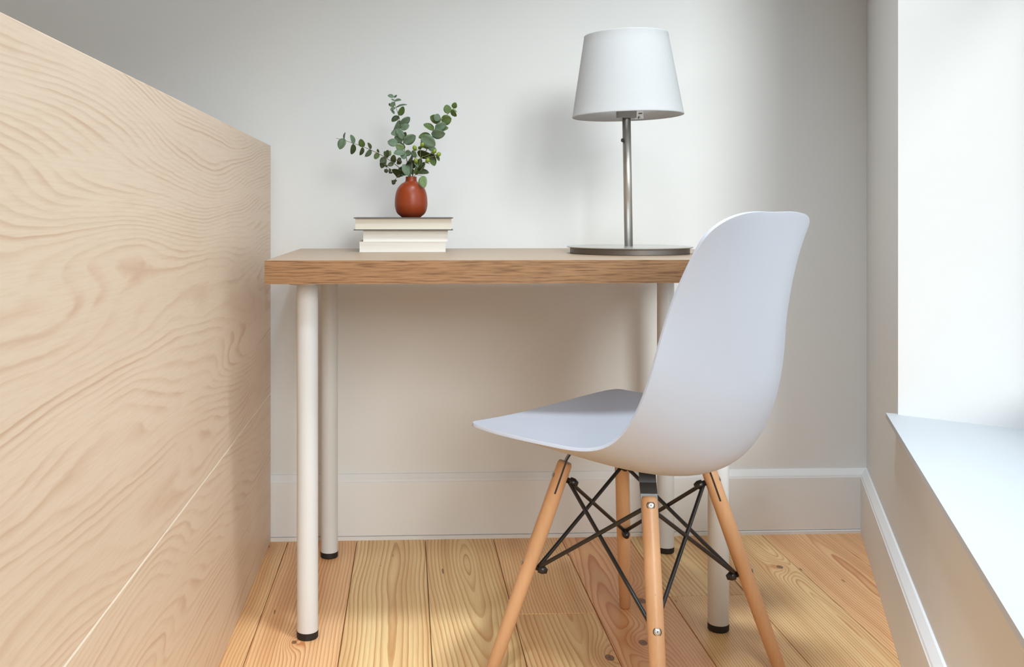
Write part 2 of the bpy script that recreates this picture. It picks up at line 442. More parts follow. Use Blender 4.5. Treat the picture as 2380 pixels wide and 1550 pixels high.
# floor: sub floor and single planks
bm = bmesh.new(); add_prism(bm, [(XL, YR, 0), wr(4.2, 0.1), wr(-0.03, 0.1), (XL, BB_Y + 0.02, 0)], -0.05, -0.018)
floor = structure(from_bm('floor', bm, 'gapdark'))
PW = 0.172; PX0 = -0.298
rng = random.Random(4)
special = {   # column -> list of (y0, y1, props)
    -1: [(-1.0, 2.439, dict(cx=.30, cz=.05, freq=150, tone=.55, k1=(.040, 2.398, .008)))],
    0: [(-0.9, 2.439, dict(cx=-.24, cz=.03, slope=.01, freq=135, tone=.75, k1=(-.004, 1.862, .007)))],
    1: [(-0.7, 2.439, dict(cx=.004, cz=.012, slope=.006, freq=110, tone=.05))],
    2: [(-1.2, 2.439, dict(cx=.012, cz=-.005, slope=.085, freq=118, tone=.05, k1=(-.012, 2.255, .0))),],
    3: [(1.972, 2.439, dict(cx=-.17, cz=.03, freq=150, tone=.55)), (-0.5, 1.972, dict(cx=.03, cz=.010, slope=.05, freq=105, tone=.30, k1=(.071, 1.773, .0125)))],
    4: [(-0.9, 2.439, dict(cx=-.04, cz=.04, slope=.04, freq=150, tone=1.0, k1=(-.024, 1.832, .0115), k2=(.022, 2.03, .014)))],
    5: [(2.052, 2.439, dict(cx=.02, cz=.02, slope=.07, freq=95, tone=.10)), (-0.6, 2.052, dict(cx=.16, cz=.04, freq=190, tone=.35))],
    6: [(-1.3, 2.439, dict(cx=.055, cz=.012, slope=.012, freq=170, tone=.25, k1=(.046, 2.21, .010)))],
    7: [(-0.8, 2.439, dict(cx=.03, cz=.035, slope=.02, freq=175, tone=.75))],
    8: [(-1.0, 2.439, dict(cx=.12, cz=.03, freq=190, tone=.8))],
}
def plank(x0, x1, y0, y1, props):
    y0 = max(y0, 2.45 - (1.19 - x0) / 0.375 - 0.12)
    if y1 - y0 < 0.05: return
    g = 0.0007; b_ = 0.0012; d = 0.018
    w = (x1 - x0) / 2 - g; l = (y1 - y0) / 2 - g
    bm = bmesh.new()
    ring = lambda ww, ll, z: [bm.verts.new((sx * ww, sy * ll, z)) for sx, sy in ((-1, -1), (1, -1), (1, 1), (-1, 1))]
    r0, r1, r2 = ring(w, l, -d), ring(w, l, -b_), ring(w - b_, l - b_, 0)
    for a, c in ((r0, r1), (r1, r2)):
        for k in range(4): bm.faces.new((a[k], a[(k + 1) % 4], c[(k + 1) % 4], c[k]))
    bm.faces.new(r2)
    bmesh.ops.recalc_face_normals(bm, faces=bm.faces)
    me = bpy.data.meshes.new('plank'); bm.to_mesh(me); bm.free()
    o = new_obj('plank', me, 'pine', floor)
    cy = (y0 + y1) / 2
    o.location = ((x0 + x1) / 2, cy, 0.0)
    for k, dv in (('cx', 0.1), ('cz', 0.03), ('slope', 0.0), ('freq', 140.0), ('tone', 0.4)): o[k] = float(props.get(k, dv))
    o['cz'] = float(props.get('cz', .03) - props.get('slope', 0.0) * (2.2 - cy))
    o['seed'] = float(props.get('seed', rng.random() * 10))
    for i in (1, 2):
        kx, ky, ks = props.get('k%d' % i, (0, 0, 0))
        o['k%dx' % i] = float(kx); o['k%dy' % i] = float(ky - cy); o['k%ds' % i] = float(ks)
def rand_props():
    q = rng.random()
    return dict(cx=rng.uniform(-.2, .2), cz=rng.uniform(.0, .05), slope=rng.uniform(0, .06), freq=rng.uniform(110, 180), tone=q)
col_i = -15
while PX0 + PW * col_i < 1.18:
    x0 = PX0 + PW * col_i; x1 = x0 + PW
    x0 = max(x0, XL)
    if x1 - x0 > 0.02:
        runs = special.get(col_i, [(rng.uniform(-0.8, 0.6), 2.439, rand_props())])
        ymin = min(r[0] for r in runs)
        for y0, y1, pr in runs: plank(x0, x1, y0, y1, pr)
        if ymin > YR + 0.05: plank(x0, x1, YR, ymin, rand_props())
    col_i += 1

# baseboards: flat board, sloping cap, shoe strip
def baseboard(name, p0, p1, inward, shoe=True):
    """p0,p1 on the wall face; inward = unit vector into the room"""
    p0 = Vector(p0); p1 = Vector(p1); n = Vector(inward); t = 0.017
    root = structure(empty_plain(name))
    def profile(nm, prof, mat):
        bm = bmesh.new()
        a = [bm.verts.new(p0 + n * d + Vector((0, 0, z))) for d, z in prof]
        b = [bm.verts.new(p1 + n * d + Vector((0, 0, z))) for d, z in prof]
        k = len(prof)
        for i in range(k): bm.faces.new((a[i], a[(i + 1) % k], b[(i + 1) % k], b[i]))
        bm.faces.new(a[::-1]); bm.faces.new(b)
        return from_bm(nm, bm, mat, root)
    zb = 0.0105 if shoe else -0.01
    profile('board', [(-0.01, zb), (t, zb), (t, 0.144), (t - 0.002, 0.146), (-0.01, 0.146)], 'trim')
    profile('cap_moulding', [(-0.01, 0.1462), (t - 0.0015, 0.1462), (t - 0.003, 0.150), (0.004, 0.1625), (0.002, 0.1630), (-0.01, 0.1630)], 'trim')
    if shoe: profile('shoe_strip', [(-0.01, -0.01), (t + 0.003, -0.01), (t + 0.003, 0.008), (t, 0.0092), (-0.01, 0.0092)], 'trim')
    return root
def empty_plain(name):
    o = bpy.data.objects.new(name, None); COL.objects.link(o); return o
baseboard('baseboard_back', (XL, WALL_Y, 0), (1.19, WALL_Y, 0), (0, -1, 0))
baseboard('baseboard_right', wr(-0.02, 0), wr(SEND, 0), -WO, False)

# window sill board, window frame, sash and glass
bm = bmesh.new()
sill_poly = [wr(WIN_A - 0.012, -0.021), wr(WIN_A - 0.012, 0.0), wr(WIN_A, 0.0), wr(WIN_A + DZ, 0.24), wr(WIN_A + DZ, 0.26), wr(WIN_B - DZ, 0.26), wr(WIN_B - DZ, 0.24), wr(WIN_B, 0.0), wr(WIN_B + 0.012, 0.0), wr(WIN_B + 0.012, -0.021)]
add_prism(bm, sill_poly, SILL - 0.010, SILL)
sl = structure(from_bm('trim_1', bm, 'sill')); sl['label'] = 'white painted window sill board with a sharp front edge'
def window(name, P, a, b, z0, z1, mid):
    root = structure(empty_plain(name))
    def bar(nm, s0, s1, n0, n1, za, zb, mat='sill'):
        bm = bmesh.new(); add_prism(bm, [P(s0, n0), P(s1, n0), P(s1, n1), P(s0, n1)], za, zb); return from_bm(nm, bm, mat, root)
    f = 0.03
    bar('window_frame', a, a + f, 0.245, 0.33, z0, z1); bar('window_frame', b - f, b, 0.245, 0.33, z0, z1)
    bar('window_frame', a + f, b - f, 0.245, 0.33, z0, z0 + 0.06); bar('window_frame', a + f, b - f, 0.245, 0.33, z1 - f, z1)
    for za, zb, n0 in ((z0 + 0.06, mid + 0.02, 0.26), (mid - 0.02, z1 - f, 0.295)):
        g = 0.03
        bar('sash_rail', a + f, b - f, n0, n0 + 0.03, za, za + g); bar('sash_rail', a + f, b - f, n0, n0 + 0.03, zb - g, zb)
        bar('sash_stile', a + f, a + f + g, n0, n0 + 0.03, za + g, zb - g); bar('sash_stile', b - f - g, b - f, n0, n0 + 0.03, za + g, zb - g)
        bar('pane', a + f + g, b - f - g, n0 + 0.013, n0 + 0.017, za + g, zb - g, 'glass')
wspan = (WIN_B - WIN_A - 2 * DZ) / 2
for i in range(2): window('window_%d' % (i + 1), wr, WIN_A + DZ + wspan * i, WIN_A + DZ + wspan * (i + 1), SILL, HEAD, 1.36)
sk = structure(empty_plain('window_3'))  # frame and pane of the added skylight, there only to let fill light in
for k, (xa, xb, ya, yb) in enumerate(((SKX[0], SKX[0] + 0.05, *SKYL), (SKX[1] - 0.05, SKX[1], *SKYL), (SKX[0] + 0.05, SKX[1] - 0.05, SKYL[0], SKYL[0] + 0.05), (SKX[0] + 0.05, SKX[1] - 0.05, SKYL[1] - 0.05, SKYL[1]))):
    box('window_frame', 'sill', sk, xa, xb, ya, yb, CEIL + 0.05, CEIL + 0.14)
box('pane', 'glass', sk, SKX[0] + 0.05, SKX[1] - 0.05, SKYL[0] + 0.05, SKYL[1] - 0.05, CEIL + 0.09, CEIL + 0.095)
gp = structure(box('ground', 'pavement', None, -40, 60, -50, 40, -3.2, -3.0))

# ------------------------------------------------------------------ wooden partition on the left
pt = empty('wooden_partition', (-0.341, 2.43, 0), 'tall pale oak panel of two boards with a thin groove, left of the desk', 'partition')
def part_box(root, name, mat, x0, x1, y0, y1, z0, z1, bev=0.0, seed=0.0):
    L = root.location
    o = box(name, mat, root, x0 - L.x, x1 - L.x, y0 - L.y, y1 - L.y, z0 - L.z, z1 - L.z, bev)
    o['seed'] = float(seed); return o
PY0 = 0.30
part_box(pt, 'board', 'panel', -0.381, -0.341, PY0, 2.432, 0.3729, 0.992, 0.0012, 3.1)
part_box(pt, 'board', 'panel', -0.381, -0.341, PY0, 2.432, 0.001, 0.3699, 0.0006, 7.7)
part_box(pt, 'groove_strip', 'panelcore', -0.379, -0.3414, PY0, 2.432, 0.37, 0.3728)['label'] = 'thin pale strip in the groove between the boards'

# ------------------------------------------------------------------ desk
desk = empty('desk', (0.218, 2.10, 0), 'oak desk with thick top on four round white legs against the wall', 'desk')
DX0, DX1, DY0, DY1 = -0.2635, 0.700, 1.800, 2.403
part_box(desk, 'table_top', 'desk', DX0 + 0.001, DX1 - 0.001, DY0 + 0.001, DY1, 0.6915, 0.7350, 0.0006, 1.3)
part_box(desk, 'edge_band', 'edge', DX0, DX1, DY0 - 0.0004, DY0 + 0.0011, 0.6912, 0.7346, 0.0, 2.0)['label'] = 'darker oak edge strip along the front'
for xa, xb in ((DX0 - 0.0004, DX0 + 0.0011), (DX1 - 0.0011, DX1 + 0.0004)):
    bm = bmesh.new(); add_box(bm, xa - desk.location.x, xb - desk.location.x, DY0 + 0.0012 - 2.10, DY1 - 2.10, 0.6912, 0.7346)
    o = from_bm('edge_band', bm, 'edge', desk); o['seed'] = 4.0
leg_me = None
for lx, ly in ((-0.193, 1.884), (0.615, 1.884), (-0.186, 2.322), (0.628, 2.322)):
    r = 0.0205
    leg = lathe('leg', 'whitesteel', desk, [(0, 0.013), (r - 0.001, 0.013), (r, 0.014), (r, 0.684), (r - .001, 0.685), (0, 0.685)], 40)
    leg.location = (lx - desk.location.x, ly - desk.location.y, 0)
    ft = lathe('foot_cap', 'rubber', leg, [(0, 0.0), (r - 0.0015, 0.0), (r + 0.0002, 0.002), (r + 0.0004, 0.0132), (r - 0.003, 0.0135), (0, 0.0135)], 40)
    mp = lathe('mounting_plate', 'nickel', leg, [(0, 0.685), (0.036, 0.685), (0.037, 0.686), (0.037, 0.6915), (0, 0.6915)], 32)

# ------------------------------------------------------------------ lamp
LX, LY, LZ = 0.4865, 2.095, 0.735
lamp = empty('table_lamp', (LX, LY, LZ), 'brushed nickel table lamp with white fabric drum shade on the desk', 'lamp')
lathe('base_drum', 'darksteel', lamp, [(0, 0), (0.126, 0), (0.128, 0), (0.129, 0.0008), (0.129, 0.0016), (0.129, 0.0125), (0, 0.0125)], 96)
lathe('base_plate', 'nickelflat', lamp, [(0, 0.0125), (0.134, 0.0125), (0.1365, 0.0138), (0.1366, 0.0146), (0.1355, 0.0154), (0.1345, 0.01555), (0.1335, 0.01557), (0.02, 0.0157), (0, 0.0157)], 96)
def lp(x, z): return (x - LX, 0, z - LZ)
tube('pole', 'nickel', lamp, [lp(0.4850, 0.7505), lp(0.4800, 1.036)], 0.0092, 32)
kb = tube('switch_knob', 'knob', lamp, [(0.4722 - LX, -0.003, 0.982 - LZ), (0.4690 - LX, -0.004, 0.982 - LZ), (0.4684 - LX, -0.0042, 0.982 - LZ)], [0.0042, 0.0040, 0.003], 16)
bm = bmesh.new(); add_box(bm, 0.4595 - LX, 0.5005 - LX, -0.0105, 0.0105, 1.0305 - LZ, 1.075 - LZ, 0.0015)
from_bm('socket_holder', bm, 'holder', lamp)
tube('socket', 'whitesteel', lamp, [lp(0.4795, 1.075), lp(0.4785, 1.11)], 0.014, 20)
# shade: thin double wall cone, leaning a little to the left
ang = math.radians(-1.25)
sh = bmesh.new()
RB, RT, SH = 0.1205, 0.0905, 0.178
prof = [(RB - 0.0015, 0), (RB, 0.0006), (RB, 0.002), (RB - 0.0007, 0.004)] + [(RB + (RT - RB) * k / 8, SH * k / 8) for k in range(1, 8)] + [(RT + 0.0005, SH - 0.003), (RT + 0.0007, SH - 0.001), (RT, SH), (RT - 0.0014, SH - 0.0005)] + [(RB + (RT - RB) * k / 8 - 0.0016, SH * k / 8) for k in range(7, 0, -1)] + [(RB - 0.0015, 0)]
add_lathe(sh, prof, 96)
bmesh.ops.remove_doubles(sh, verts=sh.verts, dist=1e-6)
shade = from_bm('lamp_shade', sh, 'shade', lamp, True)
shade.location = lp(0.4828, 1.0345); shade.rotation_euler = (0, ang, 0)
rg = bmesh.new()
for k in range(3):
    a = math.radians(90 + 120 * k)
    add_tube(rg, [(0.013 * math.cos(a), 0.013 * math.sin(a), 0.060), ((RB - 0.012) * math.cos(a), (RB - 0.012) * math.sin(a), 0.052)], 0.0013, 8)
from_bm('shade_carrier', rg, 'whitesteel', shade)
# care sticker on the inner far side of the shade
def inner(aw, z, off=0.0018):
    r = RB + (RT - RB) * z / SH - 0.0016 - off; return (r * math.sin(aw), r * math.cos(aw), z)
bm = bmesh.new()
for k in range(5):
    a0 = 0.36 + 0.036 * k; vs = [bm.verts.new(inner(a, z, 0.0004)) for a, z in ((a0, 0.004), (a0 + 0.036, 0.004), (a0 + 0.036, 0.034), (a0, 0.034))]; bm.faces.new(vs)
st = from_bm('sticker', bm, 'sticker', shade)
bm = bmesh.new()
def stroke(a0, z0, a1, z1, w=0.0008):
    a0 += 0.20; a1 += 0.20; z0 -= 0.004; z1 -= 0.004
    d = Vector((a1 - a0, (z1 - z0) / 0.115)).normalized(); n = Vector((-d.y, d.x)) * (w / 0.115)
    bm.faces.new([bm.verts.new(inner(a + sx * n.x, z + sx * n.y * 0.115, 0.0008)) for a, z, sx in ((a0, z0, -1), (a1, z1, -1), (a1, z1, 1), (a0, z0, 1))])
for a0 in (0.25, 0.275, 0.30): stroke(a0, 0.0190, a0 + 0.004, 0.0215); stroke(a0 + 0.004, 0.0215, a0 + 0.016, 0.0195)
stroke(0.232, 0.008, 0.250, 0.0150); stroke(0.222, 0.0115, 0.232, 0.0125); stroke(0.262, 0.0105, 0.268, 0.0125)
from_bm('print', bm, 'ink', shade)

# ------------------------------------------------------------------ books
def book(name, label, x0, x1, y0, y1, z0, z1, cov, pages, t, over, rot, curve=0.0):
    c = Vector(((x0 + x1) / 2, (y0 + y1) / 2, z0))
    r = empty(name, c, label, 'book', 'books stacked on the desk'); r.rotation_euler = (0, 0, rot)
    w, d, h = (x1 - x0) / 2, (y1 - y0) / 2, z1 - z0
    # page block with a slightly hollow fore edge
    bm = bmesh.new()
    n = 8; front = []
    for k in range(n + 1):
        zz = t + (h - 2 * t) * k / n; q = math.sin(math.pi * k / n) * curve
        front.append((zz, q))
    L = [[bm.verts.new((sx * (w - over), (-d + over + q), z)) for z, q in front] for sx in (-1, 1)]
    Bk = [[bm.verts.new((sx * (w - over), d - t, z)) for z, q in front] for sx in (-1, 1)]
    for k in range(n):
        bm.faces.new((L[0][k], L[1][k], L[1][k + 1], L[0][k + 1]))
        bm.faces.new((Bk[0][k], Bk[0][k + 1], Bk[1][k + 1], Bk[1][k]))
        for s in (0, 1): bm.faces.new((L[s][k], L[s][k + 1], Bk[s][k + 1], Bk[s][k]))
    bm.faces.new((L[0][0], Bk[0][0], Bk[1][0], L[1][0])); bm.faces.new((L[0][n], L[1][n], Bk[1][n], Bk[0][n]))
    from_bm('page_block', bm, pages, r)
    for za, zb in ((0.0, t), (h - t, h)):
        bm = bmesh.new(); add_box(bm, -w, w, -d, d, za, zb, min(0.0005, t * 0.3)); from_bm('cover', bm, cov, r)
    bm = bmesh.new(); add_box(bm, -w, w, d - t, d, t, h - t); from_bm('spine', bm, cov, r)
    return r
book('paperback_book', 'pale paperback at the bottom of the book stack', -0.1075, 0.0870, 2.176, 2.305, 0.7351, 0.7585, 'paper', 'pages2', 0.0006, 0.0004, 0.006, 0.0008)
book('paperback_book', 'pale paperback in the middle under the grey hardback', -0.0985, 0.0930, 2.180, 2.305, 0.7586, 0.7838, 'paper', 'pages2', 0.0006, 0.0004, -0.008, 0.0006)
hb = book('hardback_book', 'grey hardback with cream pages on top, carrying the vase', -0.1190, 0.1045, 2.172, 2.318, 0.7839, 0.8130, 'cover', 'pages', 0.0024, 0.0035, -0.012, 0.0015)

# ------------------------------------------------------------------ vase
VX, VY, VZ = 0.0095, 2.245, 0.8131
vase = empty('bud_vase', (VX, VY, VZ), 'small terracotta bud vase with narrow neck on the grey book', 'vase')
outer = [(0, 0), (0.0215, 0.0), (0.0232, 0.0012)]
ctl = [(0.0232, 0, 0.0012), (0.0325, 0, 0.0095), (0.0372, 0, 0.022), (0.0382, 0, 0.034), (0.0365, 0, 0.052), (0.0315, 0, 0.067), (0.0235, 0, 0.0770), (0.0158, 0, 0.0818), (0.0133, 0, 0.0850), (0.0128, 0, 0.0935)]
outer += [(p.x, p.z) for p in crom(ctl, 5)[1:]]
outer += [(0.0125, 0.0943), (0.0117, 0.0945), (0.0110, 0.0938)]
lathe('body', 'terracotta', vase, outer, 64)
lathe('neck_lining', 'vasein', vase, [(0.0109, 0.0936), (0.0108, 0.083), (0.018, 0.072), (0.0, 0.060)], 32)

# ------------------------------------------------------------------ sprigs in the vase (millimetres from the vase mouth: right, depth, up)
S = 1 / 6459.0   # drawing units to metres
rl = random.Random(11)
def loc(x, y, dep): return Vector(((x - 1200) * S, dep, (1365 - y) * S))
MOUTH = Vector((VX, VY, VZ + 0.0945))
def leaf(root, b, t, w, mat, dep_b, dep_t, round_=0.58, cup=0.18, sign=None):
    B = loc(*b, dep_b); T_ = loc(*t, dep_t)
    ax = T_ - B; L = ax.length; d = ax / L
    wa = w * S
    wr_ = max(wa, 0.36 * L)
    tilt = math.acos(min(1.0, wa / wr_)) * (sign if sign else rl.choice((-1, 1)))
    if wa >= 0.36 * L: tilt = rl.uniform(-0.35, 0.35)
    face = Vector((0, -1, 0)); face = (face - d * face.dot(d)).normalized()
    side = d.cross(face)
    nrm = Matrix.Rotation(tilt, 3, d) @ face; side = Matrix.Rotation(tilt, 3, d) @ side
    nu, nv = 10, 4
    bm = bmesh.new(); rows = []
    for i in range(nu + 1):
        u = i / nu
        hw = wr_ * (math.sin(math.pi * u ** 0.85) ** round_ if 0 < u < 1 else 0.0)
        c = B + d * (L * u) + nrm * (L * 0.10 * math.sin(math.pi * u))
        if hw <= 0: rows.append([bm.verts.new(c)])
        else:
            rows.append([bm.verts.new(c + side * (hw * v) - nrm * (cup * hw * (1 - v * v)) ) for v in [-1 + 2 * k / nv for k in range(nv + 1)]])
    for r0, r1 in zip(rows[:-1], rows[1:]):
        if len(r0) == 1:
            for k in range(nv): bm.faces.new((r0[0], r1[k + 1], r1[k]))
        elif len(r1) == 1:
            for k in range(nv): bm.faces.new((r0[k], r0[k + 1], r1[0]))
        else:
            for k in range(nv): bm.faces.new((r0[k], r0[k + 1], r1[k + 1], r1[k]))
    for f in bm.faces: f.smooth = True
    me = bpy.data.meshes.new('leaf'); bm.to_mesh(me); bm.free()
    o = new_obj('leaf', me, mat, root)
    md = o.modifiers.new('thickness', 'SOLIDIFY'); md.thickness = 0.0004; md.offset = 0
    return o
def sprig(name, label, cat, pts, r0, r1, stem_mat):
    root = empty(name, MOUTH, label, cat)
    P = [loc(x, y, dp) for x, y, dp in pts]
    # run the stem down into the vase neck
    P = [Vector((P[0].x * 0.35, P[0].y * 0.35, -0.030))] + P
    C = crom(P, 6); n = len(C)
    tube('stem', stem_mat, root, C, [r0 + (r1 - r0) * i / (n - 1) for i in range(n)], 8)
    return root
G, N_, PA, D = 'leafgrey', 'leafgreen', 'leafpale', 'leafdark'
# left branch
A = sprig('eucalyptus_sprig', 'eucalyptus branch reaching left out of the vase with small paired leaves', 'plant', [(1178, 1365, 0), (1020, 1230, -.006), (870, 1118, -.012), (720, 1030, -.016), (500, 932, -.018), (220, 835, -.016), (88, 800, -.014)], 0.0011, 0.0004, 'stemdark')
dA = lambda x: -.018 + .018 * max(0, (x - 500)) / 700
for b, t, w, m in [((205, 800), (140, 968), 62, G), ((205, 815), (224, 712), 16, G), ((348, 890), (302, 748), 32, G), ((345, 885), (312, 1042), 38, D), ((485, 935), (450, 812), 50, N_), ((485, 935), (438, 1055), 28, D),
                   ((600, 962), (555, 862), 24, D), ((602, 965), (515, 1075), 34, G), ((716, 1015), (655, 1108), 40, N_), ((716, 1012), (705, 958), 18, N_), ((835, 1095), (850, 965), 40, D), ((822, 1085), (800, 985), 26, D), ((830, 1095), (735, 1160), 50, D), ((815, 1110), (755, 1245), 48, D), ((935, 1165), (945, 1040), 44, D), ((938, 1168), (850, 1205), 34, D), ((880, 1060), (890, 975), 26, PA)]:
    leaf(A, b, t, w, m, dA(b[0]), dA(t[0]) + rl.uniform(-.006, .006))
# upright branch
B_ = sprig('eucalyptus_sprig', 'tallest upright eucalyptus branch in the middle of the vase', 'plant', [(1190, 1365, 0), (1150, 1180, .002), (1110, 1000, .006), (1080, 800, .012), (1055, 640, .016), (1030, 500, .018), (1000, 400, .018), (962, 280, .016), (938, 160, .014)], 0.0014, 0.0004, 'stem')
dB = lambda y: .016 * (1365 - y) / 900 if y > 465 else .016
for b, t, w, m, o in [((938, 160), (848, 132), 30, G, 0), ((940, 160), (986, 128), 14, G, 0), ((945, 218), (1054, 208), 24, G, 0), ((945, 215), (898, 192), 12, G, 0), ((958, 240), (878, 300), 34, G, 0), ((885, 290), (868, 248), 12, D, 0), ((968, 318), (1142, 276), 20, G, 0), ((965, 318), (885, 362), 26, G, -.003), ((905, 360), (948, 420), 20, G, -.003),
                      ((1012, 438), (1088, 300), 44, N_, -.002), ((1020, 450), (905, 530), 44, D, .002), ((1045, 568), (1185, 465), 54, G, 0), ((1035, 510), (935, 705), 46, G, 0), ((1055, 650), (1172, 582), 54, G, -.004), ((1060, 690), (895, 720), 56, G, -.004), ((1070, 770), (985, 640), 56, G, -.006), ((1080, 800), (1020, 690), 50, G, -.008),
                      ((1085, 855), (1270, 745), 74, G, -.004), ((1070, 840), (950, 760), 60, G, -.004), ((1000, 880), (846, 838), 66, G, -.010), ((1080, 800), (1120, 690), 40, D, 0), ((1100, 950), (965, 900), 56, PA, -.010), ((1112, 1005), (938, 1020), 52, G, -.014), ((1112, 1005), (1205, 1020), 48, G, -.012), ((1085, 1000), (1090, 1110), 55, G, -.014), ((1110, 940), (1040, 850), 30, G, -.004)]:
    leaf(B_, b, t, w, m, dB(b[1]) + o, dB(t[1]) + o + rl.uniform(-.005, .005))
# right branch
C_ = sprig('eucalyptus_sprig', 'eucalyptus branch leaning right with large round green leaves', 'plant', [(1215, 1365, 0), (1320, 1150, -.006), (1440, 950, -.012), (1540, 720, -.016), (1565, 640, -.016), (1650, 510, -.014), (1750, 430, -.012), (1800, 372, -.010), (1840, 345, -.010)], 0.0013, 0.0005, 'stem')
dC = lambda y: -.016 * min(1, (1365 - y) / 650)
for b, t, w, m, o in [((1832, 350), (1862, 262), 42, N_, 0), ((1800, 372), (1878, 468), 34, N_, .003), ((1815, 368), (1886, 402), 18, PA, .003), ((1752, 430), (1728, 290), 60, N_, 0), ((1650, 535), (1805, 500), 80, N_, .004), ((1645, 540), (1482, 470), 70, N_, .003), ((1570, 548), (1600, 430), 54, G, -.004), ((1545, 668), (1382, 588), 50, N_, .002), ((1555, 655), (1725, 585), 64, G, -.003), ((1640, 660), (1757, 640), 40, N_, .004),
                      ((1498, 735), (1708, 735), 70, G, -.008), ((1490, 745), (1308, 790), 50, N_, .002), ((1350, 775), (1560, 915), 90, G, -.014), ((1352, 830), (1470, 950), 60, N_, -.004), ((1450, 945), (1582, 975), 44, G, -.010)]:
    leaf(C_, b, t, w, m, dC(b[1]) + o, dC(t[1]) + o + rl.uniform(-.005, .005))
# berry sprig
Hs = sprig('berry_sprig', 'sprig of round green berries with dark leaves in the vase', 'plant', [(1222, 1365, -.004), (1240, 1300, -.012), (1320, 1200, -.018), (1332, 1090, -.020), (1338, 960, -.022)], 0.0012, 0.0006, 'stem')
for st_, bx, by, dp in (((1338, 965), 1368, 897, -.026), ((1300, 1080), 1252, 945, -.026), ((1330, 1090), 1545, 992, -.020), ((1400, 1090), 1610, 1037, -.018), ((1300, 1225), 1270, 1135, -.026), ((1330, 1290), 1445, 1128, -.020)):
    be = Vector(loc(bx, by, dp)); a = loc(st_[0], st_[1], -.019)
    dr = (be - a).normalized()
    br = tube('stalk', 'stem', Hs, crom([a, a.lerp(be, 0.55) + Vector((0, -.001, -.002)), be - dr * 0.004], 4), 0.0005, 6)
    bm = bmesh.new(); rr = 0.0054
    add_lathe(bm, [(rr * math.sin(math.pi * k / 10) * (1 - 0.08 * k / 10), -rr * 1.12 * math.cos(math.pi * k / 10)) for k in range(11)], 16)
    q = Vector((0, 0, 1)).rotation_difference((dr + Vector((0, 0, .8))).normalized())
    bmesh.ops.transform(bm, matrix=Matrix.Translation(be) @ q.to_matrix().to_4x4(), verts=bm.verts)
    by_ = from_bm('berry', bm, 'berry', Hs, True)
    bm = bmesh.new()
    for k in range(5):
        a5 = 2 * math.pi * k / 5
        vs = [Vector((0.0012 * math.cos(a5 - .6), 0.0012 * math.sin(a5 - .6), -rr * 1.1)), Vector((0.0052 * math.cos(a5 - .35), 0.0052 * math.sin(a5 - .35), -rr * 0.95)), Vector((0.0078 * math.cos(a5), 0.0078 * math.sin(a5), -rr * 1.15)), Vector((0.0052 * math.cos(a5 + .35), 0.0052 * math.sin(a5 + .35), -rr * 0.95)), Vector((0.0012 * math.cos(a5 + .6), 0.0012 * math.sin(a5 + .6), -rr * 1.1))]
        f = bm.faces.new([bm.verts.new(v) for v in vs]); ex = bmesh.ops.extrude_face_region(bm, geom=[f])
        bmesh.ops.translate(bm, vec=(0, 0, -0.0004), verts=[v for v in ex['geom'] if isinstance(v, bmesh.types.BMVert)])
    bmesh.ops.transform(bm, matrix=Matrix.Translation(be) @ q.to_matrix().to_4x4(), verts=bm.verts)
    from_bm('calyx', bm, 'leafgreen', by_)
for b, t, w, m, dp in [((1290, 1000), (1510, 1060), 56, D, -.012), ((1470, 1040), (1555, 1208), 58, N_, -.012), ((1420, 1060), (1570, 1085), 50, D, -.010), ((1300, 1250), (1345, 1095), 52, D, -.014), ((1215, 985), (1275, 1092), 38, G, -.024), ((1225, 1040), (1115, 1205), 22, D, -.016), ((1300, 1270), (1400, 1150), 40, D, -.010), ((1240, 1250), (1220, 1120), 44, D, -.014), ((1285, 1300), (1468, 1312), 44, D, -.014), ((1300, 945), (1360, 940), 26, D, -.022), ((1575, 1060), (1622, 1135), 24, N_, -.016), ((1255, 1150), (1300, 1240), 26, G, -.026)]:
    leaf(Hs, b, t, w, m, dp, dp + rl.uniform(-.004, .004))
# low leaves round the mouth
Lw = sprig('eucalyptus_sprig', 'short sprig of blue-green and dark leaves low over the vase mouth', 'plant', [(1170, 1365, -.004), (1160, 1290, -.014), (1140, 1220, -.018)], 0.0012, 0.0007, 'stem')
for b, t, w, m, dp in [((1165, 1350), (1075, 1185), 62, G, -.018), ((1170, 1345), (1205, 1150), 46, G, -.014), ((1120, 1330), (910, 1265), 50, D, -.012), ((1020, 1290), (1065, 1215), 26, D, -.010), ((1050, 1345), (1180, 1335), 26, G, -.016), ((960, 1320), (1050, 1365), 30, D, -.008), ((1060, 1130), (985, 1180), 36, D, -.010), ((1180, 1330), (1100, 1240), 40, D, -.010), ((1230, 1340), (1180, 1230), 34, D, -.008), ((1250, 1330), (1330, 1240), 34, N_, -.010), ((1100, 1300), (1010, 1240), 34, D, -.006), ((1000, 1130), (1050, 1090), 30, D, -.010)]:
    leaf(Lw, b, t, w, m, dp, dp + rl.uniform(-.003, .003))
Dr = sprig('drooping_leaf', 'single pale green leaf drooping over the right shoulder of the vase', 'plant', [(1245, 1362, -.004), (1310, 1345, -.016), (1362, 1362, -.022)], 0.0007, 0.0004, 'stem')
leaf(Dr, (1362, 1360), (1400, 1540), 66, PA, -.022, -.034, 0.6, 0.12)
